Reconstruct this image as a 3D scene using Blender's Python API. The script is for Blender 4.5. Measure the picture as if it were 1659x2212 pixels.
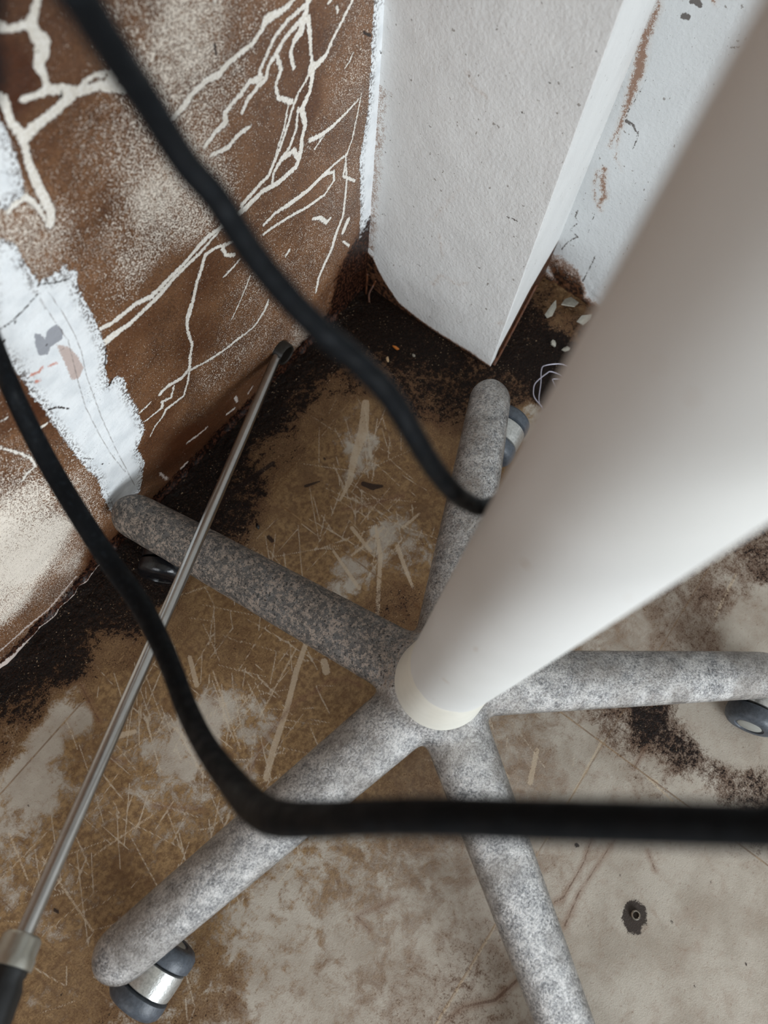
import bpy, math, random
import numpy as np
from mathutils import Vector, Matrix

SC = bpy.context.scene
COL = SC.collection
for _o in list(bpy.data.objects):
    bpy.data.objects.remove(_o)
rnd = random.Random(7)
rng = np.random.default_rng(11)

# ------------------------------------------------------------------ camera
cam_data = bpy.data.cameras.new('camera')
cam = bpy.data.objects.new('camera', cam_data)
COL.objects.link(cam)
CR = Vector((0.5962, -0.8001, 0.0668))      # image right
CD = Vector((-0.7330, -0.5764, -0.3612))    # image down
CF = Vector((0.3275, 0.1664, -0.9301))      # looking direction
cm = Matrix((CR, -CD, -CF)).transposed().to_4x4()
cm.translation = Vector((0, 0, 0.7166))
cam.matrix_world = cm
cam_data.sensor_fit = 'VERTICAL'
cam_data.sensor_height = 24.0
cam_data.sensor_width = 18.0
cam_data.lens = 24.0 * 1617.0 / 2212.0
cam_data.clip_start = 0.01
cam_data.dof.use_dof = True
cam_data.dof.focus_distance = 0.66
cam_data.dof.aperture_fstop = cam_data.lens / 4.8
SC.camera = cam

# ------------------------------------------------------------------ light
world = bpy.data.worlds.new('world')
SC.world = world
world.use_nodes = True
bg = world.node_tree.nodes['Background']
bg.inputs[0].default_value = (0.78, 0.88, 1.0, 1)
bg.inputs[1].default_value = 0.12

def area(name, loc, target, sx, sy, power, col):
    l = bpy.data.lights.new(name, 'AREA')
    l.shape = 'RECTANGLE'; l.size = sx; l.size_y = sy; l.energy = power; l.color = col
    o = bpy.data.objects.new(name, l); COL.objects.link(o)
    o.location = loc
    o.rotation_euler = (Vector(target) - Vector(loc)).to_track_quat('-Z', 'Y').to_euler()
    return o
area('window_daylight', (-0.70, -2.2, 0.95), (0.2, 0.1, 0.15), 1.1, 1.0, 66, (0.88, 0.945, 1.0))
area('side_window_daylight', (-2.1, 0.05, 1.25), (0.2, 0.1, 0.15), 1.1, 1.0, 17, (0.95, 0.97, 1.0))

SC.view_settings.view_transform = 'Standard'
SC.view_settings.look = 'None'
SC.view_settings.gamma = 1.0
SC.view_settings.exposure = -0.05
SC.view_settings.use_curve_mapping = False
SC.cycles.max_bounces = 6
SC.cycles.adaptive_threshold = 0.03

# ------------------------------------------------------------------ traced marks (0.1 mm units on each surface)
LIP_SHINE = [[(-881,22,34),(-677,-20,56),(-513,-38,44),(-339,-42,53),(-116,-25,36),(149,-34,45),(386,-17,23)],[(-762,243,8),(-514,189,13),(-253,103,11),(129,163,9)],[(3126,-81,13),(3005,-111,17),(2840,-102,11)],[(3449,-99,22),(3278,-90,10)],[(2455,377,16),(2468,279,12)],[(2296,253,8),(2411,215,10)],[(1757,448,10),(1886,397,12),(2026,376,8)],[(1589,137,16),(1675,133,12)],[(2629,223,10),(2696,254,10)],[(1356,400,13),(1401,178,10)]]  # torn edge at the wall base; a few strokes paint gloss highlights
VEINS_SHINE = [[(1904,4791,21),(1880,4741,21),(1838,4698,21),(1804,4673,27),(1811,4613,32),(1828,4558,41),(1799,4522,41),(1759,4491,24),(1770,4435,17),(1764,4375,20)],[(1802,4668,18),(1735,4688,16),(1688,4703,16),(1652,4739,18),(1593,4776,15)],[(1607,4394,16),(1678,4371,16),(1755,4355,20),(1836,4311,27),(1879,4265,30),(1977,4224,23),(2051,4199,21),(2104,4160,25),(2206,4076,22),(2346,3974,13)],[(2178,4218,43),(2122,4183,37)],[(1910,4259,14),(1980,4270,12),(2044,4265,13),(2100,4237,15)],[(1875,4254,30),(1771,4238,26),(1690,4236,26),(1593,4231,32),(1532,4217,35)],[(1534,4236,29),(1507,4330,19),(1525,4448,22),(1487,4509,22)],[(1532,4217,26),(1511,4145,20),(1496,4066,23),(1492,3959,27),(1494,3859,28),(1493,3739,29),(1458,3678,22)],[(1441,3692,10),(1441,3782,12),(1428,3861,14),(1398,3935,17),(1305,3944,17),(1273,3928,12)],[(3668,3843,12),(3550,3829,19),(3370,3856,32),(3320,3815,15),(3225,3775,16),(3114,3776,16),(2982,3774,17),(2913,3752,24),(2790,3778,20),(2661,3762,20),(2581,3732,23),(2462,3710,14)],[(3807,3757,14),(3709,3746,15),(3566,3744,14),(3421,3697,15),(3342,3629,14),(3263,3559,15),(3268,3505,25),(3168,3548,18),(3068,3507,18),(2974,3496,18),(2901,3473,21),(2899,3403,25),(2795,3400,17),(2685,3365,17)],[(3323,3471,16),(3226,3461,17),(3127,3435,17),(3059,3380,16)],[(3796,3793,17),(3755,3691,22),(3656,3664,18),(3522,3641,15),(3431,3578,22),(3357,3554,14),(3325,3488,14)],[(3443,3571,15),(3479,3448,19),(3409,3366,13),(3424,3265,15),(3568,3136,22)],[(3755,3691,28),(3701,3607,35),(3625,3568,20),(3583,3507,16),(3612,3378,15)],[(3778,3647,22),(3798,3522,19),(3804,3363,11),(3814,3268,23),(3745,3207,12),(3649,3162,12),(3606,3112,17)],[(4308,3534,12),(4164,3425,15),(4057,3344,13),(3975,3265,17),(3867,3255,30),(3801,3266,37),(3812,3195,24),(3781,3099,19),(3723,3037,24),(3681,3005,31),(3714,2839,20),(3666,2742,20),(3645,2623,24),(3581,2530,24),(3350,2538,24),(3159,2590,22),(2966,2577,29),(2806,2587,18)],[(3592,3102,14),(3531,3002,14),(3470,2920,14),(3408,2835,14),(3331,2759,14),(3254,2681,18),(3116,2671,19),(2935,2638,19)],[(3527,3123,9),(3461,2967,9),(3399,2884,10),(3348,2791,10),(3271,2713,10)],[(3641,3030,15),(3603,2871,12),(3512,2762,16),(3411,2723,25),(3322,2675,14),(3285,2588,13)],[(3411,2723,23),(3564,2703,24),(3613,2577,18)],[(4386,2638,8),(4215,2616,13),(4062,2606,17),(3911,2618,21),(3764,2663,20)],[(4261,2183,11),(4064,2199,13),(3903,2192,20),(3713,2183,22),(3469,2220,25),(3292,2260,15),(3144,2252,15)],[(4065,2122,12),(4066,2017,14),(3933,1958,14),(3706,2003,16),(3488,2072,14),(3249,2136,14),(3132,2155,13)],[(4231,2103,10),(4201,1968,13),(4381,1777,13)],[(3935,2181,16),(4065,2122,14)],[(4431,2675,6),(4323,2288,9),(4229,2156,9),(4255,1873,12),(4243,1685,14),(4213,1472,16),(4107,1312,25),(4034,1147,23),(3922,1045,23),(3826,924,19),(3783,745,12)],[(4290,1346,34),(4219,1248,29)],[(3763,1802,15),(3862,1734,21),(3963,1590,22),(4016,1606,15)],[(2719,3264,12),(2828,3225,17),(2898,3215,19),(2975,3239,19),(3119,3227,13)],[(2810,2608,19),(2678,2610,21),(2554,2631,21),(2450,2624,21),(2291,2593,17),(2139,2582,19),(2039,2575,19),(1915,2566,23),(1789,2616,20),(1652,2625,20),(1543,2637,19),(1459,2672,18)],[(2648,2587,10),(2433,2552,17),(2280,2552,17),(2127,2541,17),(1995,2512,23),(1871,2504,20),(1675,2493,20),(1545,2521,28),(1454,2525,33)],[(2794,2371,11),(2742,2390,13),(2596,2468,14),(2483,2493,19),(2421,2393,18),(2346,2301,16),(2274,2173,18),(2183,2028,17),(2143,1981,15)],[(2664,2407,18),(2685,2308,16),(2769,2233,15)],[(2821,2129,8),(2718,2112,12),(2618,2107,8)],[(2908,1842,10),(2870,1788,10),(2760,1676,6),(2611,1534,8)],[(3091,1304,16),(3050,1241,13),(2905,1162,13)],[(3427,1694,15),(3376,1664,11)],[(4095,3562,10),(4108,3522,11)],[(4302,3097,7),(4260,3054,7),(4203,3029,5)],[(4324,956,12),(4222,1113,9)],[(4004,3641,11),(4029,3644,13)],[(3819,2545,8),(3940,2598,8)],[(2961,4182,8),(2950,4175,7)],[(2232,2141,15),(2162,2049,13),(2133,1894,14),(2140,1689,13),(2087,1575,17),(2042,1445,17),(1935,1420,19),(1783,1488,17),(1687,1486,20)],[(3071,1269,20),(3006,1203,11),(2858,1149,11),(2722,1175,11),(2643,1201,16),(2485,1227,13),(2335,1277,14),(2216,1326,10),(2057,1409,14)],[(2035,1421,14),(1979,1299,12),(1894,1173,12),(1774,1198,14),(1681,1222,17),(1616,1172,10),(1509,1147,8),(1427,1083,6)],[(1836,1418,10),(1768,1309,12),(1675,1369,15),(1653,1296,14),(1539,1319,8),(1450,1342,6)],[(1571,1495,7),(1500,1494,7),(1433,1504,6)],[(414,2497,7),(468,2336,9),(504,2231,10),(537,2112,10),(526,1995,10),(443,2000,10),(385,1979,13)],[(528,2676,5),(591,2638,5)],[(728,2295,12),(778,2281,6)],[(3126,-81,15),(3005,-111,19),(2840,-102,13)],[(3449,-99,24),(3278,-90,10)],[(2455,377,18),(2468,279,12)],[(1757,448,8),(1862,414,8)],[(2296,253,10),(2411,215,12)]]  # white veins, plus gloss highlights along the wall base drawn as strokes
POLYS = [[(1255,3407),(1328,3363),(1429,3374),(1432,3309),(1478,3265),(1439,3134),(1446,2988),(1447,2817),(1442,2666),(1436,2506),(1403,2370),(1355,2297),(1325,2115),(1417,2111),(1453,2008),(1424,1868),(1440,1659),(1426,1412),(1418,1246),(1345,1172),(1271,1096),(1274,807),(1193,641),(1099,440),(902,476),(754,524),(782,946),(833,1194),(812,1470),(799,1642),(803,1845),(802,2108),(806,2282),(813,2526),(799,2676),(816,2778),(809,2929),(804,3071),(788,3297),(1115,3889),(1165,3831),(1208,3756),(1224,3718),(1221,3642),(1222,3526),(1233,3393)],[(1435,4541),(1463,4386),(1469,4315),(1460,4210),(1450,4100),(1421,3997),(1386,3944),(1311,3955),(1273,3944),(1170,4069)],[(4547,3414),(4997,3186),(5074,2718),(5144,1828),(5135,75),(4449,400),(4498,657),(4497,1332),(4442,1949),(4539,2496)]]
GREYP = [(1044,3088),(1073,3046),(1083,2981),(1132,3032),(1198,3012),(1215,2918),(1183,2866),(1089,2886),(1045,2847),(993,2898),(1010,3001)]
PINKP = [(1129,2862),(1192,2766),(1217,2618),(1212,2474),(1142,2420),(1096,2466),(1111,2625)]
WMARK = {'crease':[[(1252,3301,2),(1272,3026,3),(1273,2831,3),(1255,2621,3),(1203,2383,3),(1141,1857,3),(1102,1291,3),(1081,616,4)],[(1188,3365,2),(1191,3173,2),(1212,2812,3),(1132,2420,3),(1076,2103,3),(1057,1753,3),(1045,1384,3),(1070,943,3)],[(813,2526,5),(810,2126,5),(799,1642,5),(774,1218,6),(747,539,6)],[(789,3131,4),(809,2929,4),(799,2676,5)],[(1222,3673,2),(1175,3432,2),(1180,3184,2)]],'black':[[(884,3308,7),(967,3294,7),(1081,3307,7),(1186,3330,7)],[(830,3208,12),(863,3212,12)],[(1227,3381,8),(1344,3293,8),(1409,3258,8)],[(840,2392,10),(908,2339,10),(970,2223,6)],[(1132,2791,4),(1161,2779,4)],[(1318,2096,10),(1360,2126,10)],[(976,3266,8),(987,3273,8)],[(1065,2925,8),(1074,2926,8)],[(2282,2249,11),(2268,2239,11)],[(1362,2315,7),(1430,2464,7)],[(839,1611,5),(905,1483,5)],[(936,1337,7),(949,1313,7)],[(4427,3195,11),(4521,3115,13)],[(1785,4545,5),(1786,4542,5)],[(2911,3944,11),(2907,3879,8)],[(1336,4151,3),(1393,4082,4),(1413,4074,4)],[(4661,2911,7),(4680,2880,7)],[(1825,4305,7),(1822,4280,8),(1793,4285,8)]],'orange':[[(880,2805,8),(933,2774,8),(963,2784,8)],[(880,2719,8),(900,2706,8)],[(1009,2751,4),(1064,2719,4)]]}
WSTAIN_SHEEN = [(1779,4664,1.0,0),(1610,4555,1.15,0.25),(1885,4315,1,0),(1941,4577,1,0.1),(1623,4095,0.98,0.05),(1903,3961,0.75,0),(2170,3676,0.6,0),(2359,3355,0.42,0),(2171,3305,0.4,0),(2484,2970,0.5,0),(1608,3920,0.92,0),(1744,3571,0.85,0),(1417,3659,0.6,0),(1344,3793,0.55,0),(1811,3237,0.68,0),(1585,3183,0.78,0),(1926,2956,0.6,0),(1432,3011,0.9,0),(2032,2557,0.95,0),(2377,2327,1,0),(1744,2417,1,0),(1782,2072,0.92,0),(1485,2234,0.98,0),(2166,1691,1,0),(2854,1054,0.75,0),(2198,1056,0.75,0),(1861,1412,0.95,0.05),(1617,1179,1,0.1),(1961,864,0.9,0.1),(1422,934,1,0.2),(1744,526,1.1,0.3),(2236,286,1.05,0.3),(2655,190,1,0.2),(3091,5,1,0.3),(2413,4396,0.7,0),(2645,4222,0.42,0),(2735,3978,0.42,0),(2876,4071,0.5,0),(2508,4136,0.5,0),(3015,3723,0.68,0),(3142,3956,0.75,0),(2718,3743,0.6,0),(3174,3277,0.9,0),(3465,3689,0.9,0),(3368,2733,0.95,0),(3693,3496,1,0),(3720,3001,1,0),(4166,3230,0.8,0),(4300,2757,0.72,0),(3937,2555,0.8,0),(3560,2252,0.92,0),(4200,1861,0.75,0),(3298,2042,0.85,0),(3919,1118,0.8,0.05),(3911,463,0.95,0.4),(4237,373,1.1,0.7),(4564,524,1.1,0.75),(2996,1602,0.72,0),(3338,1052,0.78,0),(2725,1483,0.8,0),(3585,233,0.6,0.3),(3481,-191,1,0.5),(627,2605,1,0.1),(786,2508,1.1,0.2),(767,2195,1,0.1),(445,2335,0.8,0),(496,2097,0.65,0),(648,1840,0.85,0),(548,1286,0.6,0),(315,1736,0.35,0),(238,1175,0.2,0),(-50,1006,0.1,0),(-374,774,0.35,0),(173,437,0.5,0),(516,561,0.7,0),(-27,376,0.7,0.1),(595,387,1,0.3),(435,214,1.1,0.4),(-425,255,0.8,0.1),(-748,270,0.9,0.1),(9,1680,0.15,0),(1042,1177,0.9,0.3)]  # stain density and mould; low density also paints in the wall's glare
FSTAIN = [(3645,2954,1.0,0.95),(3071,2820,0.8,0.75),(2573,2987,0.8,0.9),(2121,3111,1.0,1.0),(1664,3087,1.0,1.0),(1800,2581,0.8,0.75),(2358,2554,0.8,0.5),(3006,2448,0.7,0.4),(3511,2460,0.7,0.55),(3256,2137,0.6,0.2),(2071,2071,0.7,0.2),(2636,2032,0.7,0.15),(2667,1567,0.8,0.35),(3282,1658,0.9,0.3),(3867,1835,1.0,0.7),(4157,1662,1.0,0.7),(4436,2572,1.0,0.95),(4469,1945,1.0,0.9),(4403,1453,1.0,0.75),(4641,2924,1.0,1.0),(4712,3248,1.0,0.95),(5025,1361,1.0,0.95),(5462,1323,1.0,0.85),(5392,960,1.0,1.0),(5877,1326,1.0,0.55),(5743,1081,1.0,0.5),(5680,756,1.0,0.6),(6191,1259,1.0,0.45),(5054,937,1.0,1.0),(5051,748,1.0,1.0),(4781,703,0.6,1.0),(4583,948,0.9,0.7),(4435,668,0.3,0.1),(4387,455,0.1,0.0),(3867,484,0.6,0.3),(3431,1032,1.0,0.3),(2237,1124,0.2,0.0),(1790,1222,0.3,0.0),(2451,931,0.35,0.0),(3050,1949,0.25,0.0),(2745,1809,0.3,0.05),(2816,959,0.8,0.2),(2205,925,0.5,0.08),(2143,1407,0.7,0.1),(1776,1476,0.75,0.15),(1811,578,0.9,0.5),(1903,1874,0.7,0.15),(1577,2697,0.9,0.9),(1365,3130,1.0,1.0),(1411,3489,1.0,1.0),(730,2974,1.0,1.0),(119,2995,1.0,1.0),(-522,2951,1.0,1.0),(-933,2998,1.0,0.95),(500,2577,1.0,0.95),(167,2561,0.9,0.8),(-547,2631,1.0,0.85),(-1007,2686,0.7,0.7),(-1349,2672,0.6,0.5),(286,2259,0.75,0.35),(-200,2387,0.7,0.4),(-672,2448,0.5,0.3),(-1108,2351,0.12,0.05),(-1477,2196,0.12,0.0),(-896,2337,0.1,0.05),(-1702,2183,0.3,0.0),(-970,2036,0.55,0.05),(-446,2150,0.7,0.1),(721,2065,0.7,0.2),(516,1595,0.85,0.35),(482,1281,0.8,0.3),(92,1792,0.7,0.1),(1088,1215,0.75,0.15),(-242,1268,0.12,0.0),(-44,1276,0.1,0.0),(153,948,0.35,0.0),(-515,1299,0.2,0.0),(876,763,0.7,0.1),(812,492,0.85,0.2),(448,973,0.65,0.05),(-122,1042,0.5,0.05),(-785,1270,0.4,0.05),(-885,1727,0.55,0.0),(-1530,1643,0.55,0.0),(-1181,1172,0.55,0.0),(-1162,659,0.6,0.1),(-1798,1108,0.6,0.1),(-2022,1413,0.5,0.0),(-2484,1197,0.6,0.2),(-2384,785,0.6,0.3),(-1737,-109,0.5,0.35),(-2179,230,0.5,0.4),(-619,1702,0.45,0.0),(255,541,0.7,0.1),(-687,819,0.5,0.03),(-801,351,0.5,0.1),(-517,-339,0.35,0.1),(-135,-550,0.42,0.15),(-888,-133,0.22,0.1),(-927,-663,0.3,0.1),(-1408,-563,0.22,0.1),(-446,-1031,0.35,0.05),(-740,-1486,0.4,0.2),(-595,-1854,0.4,0.3),(507,-328,0.7,0.25),(319,-207,0.7,0.15),(1546,-1174,0.45,0.2),(1194,-1246,0.5,0.1),(1811,-1525,0.2,0.1),(1591,-1910,0.22,0.02),(634,-1902,0.35,0.15),(915,-1971,0.3,0.05),(1052,-2469,0.05,0.0),(1425,-2976,0.0,0.0),(1346,-3482,0.0,0.0),(554,-2986,0.08,0.02),(640,-3392,0.1,0.03),(466,-2574,0.2,0.05),(785,-3763,0.1,0.02),(58,-2588,0.2,0.08),(2360,-1975,0.6,0.8),(2208,-1702,0.5,0.5),(2353,-2384,0.5,0.7),(2393,-2712,0.4,0.55),(2432,-3036,0.4,0.6),(1922,-2220,0.3,0.25),(2043,-2649,0.15,0.15),(2677,-2816,0.0,0.05),(2688,-2409,0.05,0.0),(2569,-2671,0.05,0.05),(1583,-2164,0.25,0.05),(2960,-1372,0.4,0.1),(3330,-1701,0.6,0.3),(3836,-1969,0.7,0.45),(3350,-1956,0.6,0.35),(3811,-2249,0.05,0.0),(3799,-2465,0.1,0.05),(4134,-2355,0.2,0.05),(4450,-2201,0.6,0.6),(4162,-2073,0.5,0.35)]
CRACKS = [[(985,406,3),(931,584,3),(835,675,3),(715,691,3),(502,796,3),(255,813,2),(10,800,2),(-277,720,2)],[(-574,2458,5),(-643,2274,7),(-711,2092,4)],[(2415,-2047,3),(2013,-2069,5),(1914,-2074,5)],[(1186,-2052,4),(962,-2098,5),(781,-2101,4),(596,-2095,7),(517,-2048,5)],[(1295,-2232,4),(1000,-2211,5),(712,-2191,5),(426,-2223,7)],[(-118,-2119,9),(-383,-2036,12),(-582,-1844,7),(-764,-1785,5)],[(1373,-2527,3),(1278,-2652,4)],[(2793,1239,5),(2501,1442,5),(2284,1635,3)],[(-104,-2365,9),(-253,-2505,12)],[(-590,-893,4),(-576,-735,4),(-253,-938,3)],[(-945,1230,2),(-792,993,3),(-711,852,2)],[(-869,1770,4),(-822,1676,4)]]
SCRATCH = [[(3423,2201,40),(3138,2016,55),(2815,1894,39),(2574,1769,29),(2350,1717,12)],[(1001,1071,22),(718,971,26),(402,824,26),(42,691,29),(-178,588,29)],[(1612,685,18),(2125,1029,23),(2334,1244,14)],[(2182,1437,19),(2101,1139,19)],[(2307,954,23),(2134,700,19),(2055,569,11)],[(1872,1433,12),(1723,997,21)],[(2503,1027,14),(2730,985,12)],[(1947,1256,12),(2386,1177,9)],[(-700,1877,25),(-585,1790,21)],[(214,1845,20),(61,1622,22)],[(944,817,35),(889,746,35)],[(1399,2117,7),(1384,1513,7)],[(247,1588,7),(-133,923,6)],[(439,2430,7),(1033,2042,7)],[(1944,-1702,9),(1482,-1725,11),(903,-1733,10)],[(373,-1730,6),(29,-1734,10),(-807,-1736,11)],[(1939,-2310,15),(1922,-2220,11),(1884,-2503,11)],[(1503,-1253,21),(1225,-1354,25)],[(4222,-1988,12),(3692,-2017,12)],[(1266,-733,9),(1143,-1178,8)],[(-857,1754,6),(-326,1582,6)],[(-1001,1179,8),(-1545,1358,6)],[(185,974,6),(888,1109,7)],[(-1796,1698,8),(-1946,963,8)],[(-2124,1844,6),(-1646,1799,6)],[(-1830,2047,8),(-1989,1661,6)]]
SPOTS = [[(1587,2036,23),(1580,1981,23)],[(2643,1640,29),(2674,1542,39),(2742,1472,19)],[(1033,-1973,21),(1034,-1981,21)],[(2129,-990,4),(2128,-996,4)],[(1239,1395,7),(1253,1377,7)],[(-2427,844,9),(-2409,836,9)],[(-2018,1321,15),(-2013,1284,15)],[(2568,2727,22),(2570,2716,22)],[(2951,2787,15),(2950,2779,15)],[(2659,3059,25),(2665,3052,25)],[(-1582,2085,8),(-1580,2076,10)],[(545,-2387,8),(544,-2397,8)],[(1496,-3104,8),(1495,-3109,8)],[(1011,-2964,12),(1010,-2974,12)],[(700,-3360,8),(701,-3368,8)],[(1459,-3240,6),(1458,-3245,6)],[(2618,2141,15),(2616,2127,15)],[(2250,2094,19),(2380,2014,12)],[(2246,2523,24),(1839,2615,33),(1539,2664,47)],[(1059,-2417,8),(1055,-2424,8)],[(1116,-3643,10),(1105,-3657,10)]]
RBLK = [[(1322,3420,19),(1266,3437,28),(1237,3423,15)],[(1327,3303,29),(1297,3308,25)],[(890,3260,8),(812,3310,7)],[(1419,2294,20),(1354,2293,15),(1245,2223,7)],[(1172,2346,7),(1165,2340,7)],[(787,2307,9),(783,2304,9)],[(791,630,16),(775,622,16)],[(1122,2095,6),(1119,2094,6)],[(1260,2769,5),(1256,2766,5)],[(1264,2266,6),(1248,2112,8),(1249,2084,6)],[(1509,1131,10),(1503,1029,7),(1445,998,7),(1501,847,7),(1393,812,12),(1473,677,8),(1505,534,11)],[(1129,700,7),(1125,480,10),(1133,281,11)],[(1305,914,4),(1331,1220,4)],[(1225,3274,4),(1158,3166,3)],[(1409,2589,5),(1430,2379,7),(1425,2277,4)],[(1163,3343,4),(1187,3408,4)],[(1412,2786,4),(1401,2735,3),(1404,2579,4)]]
RSTN = [[(1546,3297,29),(1537,3183,35),(1547,3055,44),(1522,2897,57),(1485,2759,58),(1477,2576,47),(1458,2414,33),(1449,2210,29),(1462,1982,16)],[(1421,1744,31),(1394,1607,41),(1311,1469,37),(1327,1326,30),(1283,1288,23)],[(1479,1676,10),(1455,1503,12),(1383,1355,15)],[(1423,2117,11),(1360,1901,6),(1257,1818,4)],[(1172,3499,15),(1148,3493,9)]]
ROT = [[(1591,345,56),(1478,307,127),(1352,236,170),(1227,72,159),(1178,-166,192),(1005,-160,162),(782,-109,131)]]
PBLK = [[(2389,3281,10),(2384,3279,10)],[(1441,3785,10),(1437,3784,10)],[(1844,3092,9),(1823,3095,9),(1800,3108,5)],[(1716,2101,9),(1670,2119,11),(1606,2120,8)],[(2897,2942,6),(2895,2941,6)],[(2483,2205,6),(2481,2204,6)],[(1698,3423,6),(1688,3423,5)],[(3009,1210,10),(2964,1225,5)],[(2519,870,6),(2455,863,5)],[(2696,1165,9),(2693,1163,9)],[(1907,3598,4),(1903,3598,4)],[(1756,3769,4),(1754,3768,4)],[(2295,3255,5),(2292,3252,5)],[(1416,1685,8),(1410,1683,8)],[(2729,2147,4),(2726,2146,4)],[(1882,1924,7),(1877,1922,7)]]
PSTN = [[(2308,725,9),(2263,742,13),(2227,909,13),(2156,946,10),(2076,933,8)],[(2060,927,10),(1990,965,10),(1903,1055,7)],[(2315,1436,7),(2242,1177,5)],[(2354,3164,6),(2310,3115,7)],[(2163,3069,6),(2147,3046,5)],[(1457,772,13),(1408,816,10)],[(2422,1557,4),(2212,2095,2)],[(3113,889,15),(3056,985,10)],[(2339,3090,3),(2171,3054,2)],[(1966,3519,3),(1956,3521,3)]]

# ------------------------------------------------------------------ object helpers
def tag(o, label=None, cat=None, group=None, kind=None):
    for k, v in (('label', label), ('category', cat), ('group', group), ('kind', kind)):
        if v: o[k] = v
    return o

def mesh_obj(name, verts, faces, mat, parent=None, smooth=True):
    me = bpy.data.meshes.new(name)
    me.from_pydata([tuple(map(float, v)) for v in verts], [], [tuple(map(int, f)) for f in faces])
    me.validate(); me.update()
    if smooth: me.polygons.foreach_set('use_smooth', [True] * len(me.polygons))
    if mat: me.materials.append(mat)
    o = bpy.data.objects.new(name, me); COL.objects.link(o)
    if parent: o.parent = parent
    return o

def empty(name, loc):
    o = bpy.data.objects.new(name, None); COL.objects.link(o)
    o.location = loc; o.empty_display_size = 0.02
    return o

def catmull(P, n):
    P = np.array(P, float); Q = np.vstack([2*P[0]-P[1], P, 2*P[-1]-P[-2]])
    out = []
    for i in range(len(P)-1):
        a, b, c, d = Q[i:i+4]
        for t in np.linspace(0, 1, n, endpoint=False):
            out.append(.5*((2*b)+(c-a)*t+(2*a-5*b+4*c-d)*t*t+(3*b-a-3*c+d)*t**3))
    out.append(P[-1])
    return np.array(out)

def tube(pts, rad, seg=16, flat=1.0, cap=True):
    pts = np.array(pts, float); n = len(pts)
    rad = np.broadcast_to(np.array(rad, float), (n,))
    T = np.gradient(pts, axis=0); T /= np.linalg.norm(T, axis=1)[:, None]
    up = np.array([0, 0, 1.0]) if abs(T[0][2]) < .9 else np.array([1.0, 0, 0])
    N = np.cross(T[0], up); N /= np.linalg.norm(N)
    V, F = [], []
    for i in range(n):
        N = N - T[i]*(N@T[i]); N /= np.linalg.norm(N); B = np.cross(T[i], N)
        for k in range(seg):
            a = 2*math.pi*k/seg
            V.append(pts[i]+rad[i]*(math.cos(a)*N+flat*math.sin(a)*B))
    for i in range(n-1):
        for k in range(seg):
            k2 = (k+1) % seg
            F.append((i*seg+k, i*seg+k2, (i+1)*seg+k2, (i+1)*seg+k))
    if cap:
        F.append(tuple(range(seg))[::-1]); F.append(tuple((n-1)*seg+k for k in range(seg)))
    return V, F

def lathe(profile, origin, axis, seg=48, closed=False, wob=None):
    """profile: (radius, distance along the axis)"""
    axis = np.array(axis, float); axis /= np.linalg.norm(axis)
    up = np.array([0, 0, 1.0]) if abs(axis[2]) < .9 else np.array([1.0, 0, 0])
    N = np.cross(axis, up); N /= np.linalg.norm(N); B = np.cross(axis, N)
    V, F = [], []; n = len(profile)
    for i, (r, h) in enumerate(profile):
        for k in range(seg):
            a = 2*math.pi*k/seg
            hh = h + (wob(i, a) if wob else 0)
            V.append(np.array(origin)+axis*hh+r*(math.cos(a)*N+math.sin(a)*B))
    for i in range(n-1 + (1 if closed else 0)):
        j = (i+1) % n
        for k in range(seg):
            k2 = (k+1) % seg
            F.append((i*seg+k, i*seg+k2, j*seg+k2, j*seg+k))
    if not closed:
        F.append(tuple(range(seg))[::-1]); F.append(tuple((n-1)*seg+k for k in range(seg)))
    return V, F

def fix_normals(o):
    import bmesh
    b = bmesh.new(); b.from_mesh(o.data); bmesh.ops.recalc_face_normals(b, faces=b.faces)
    b.to_mesh(o.data); b.free()
    return o

def sharp(o, deg=35):
    fix_normals(o)
    o.data.set_sharp_from_angle(angle=math.radians(deg))
    return o

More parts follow.
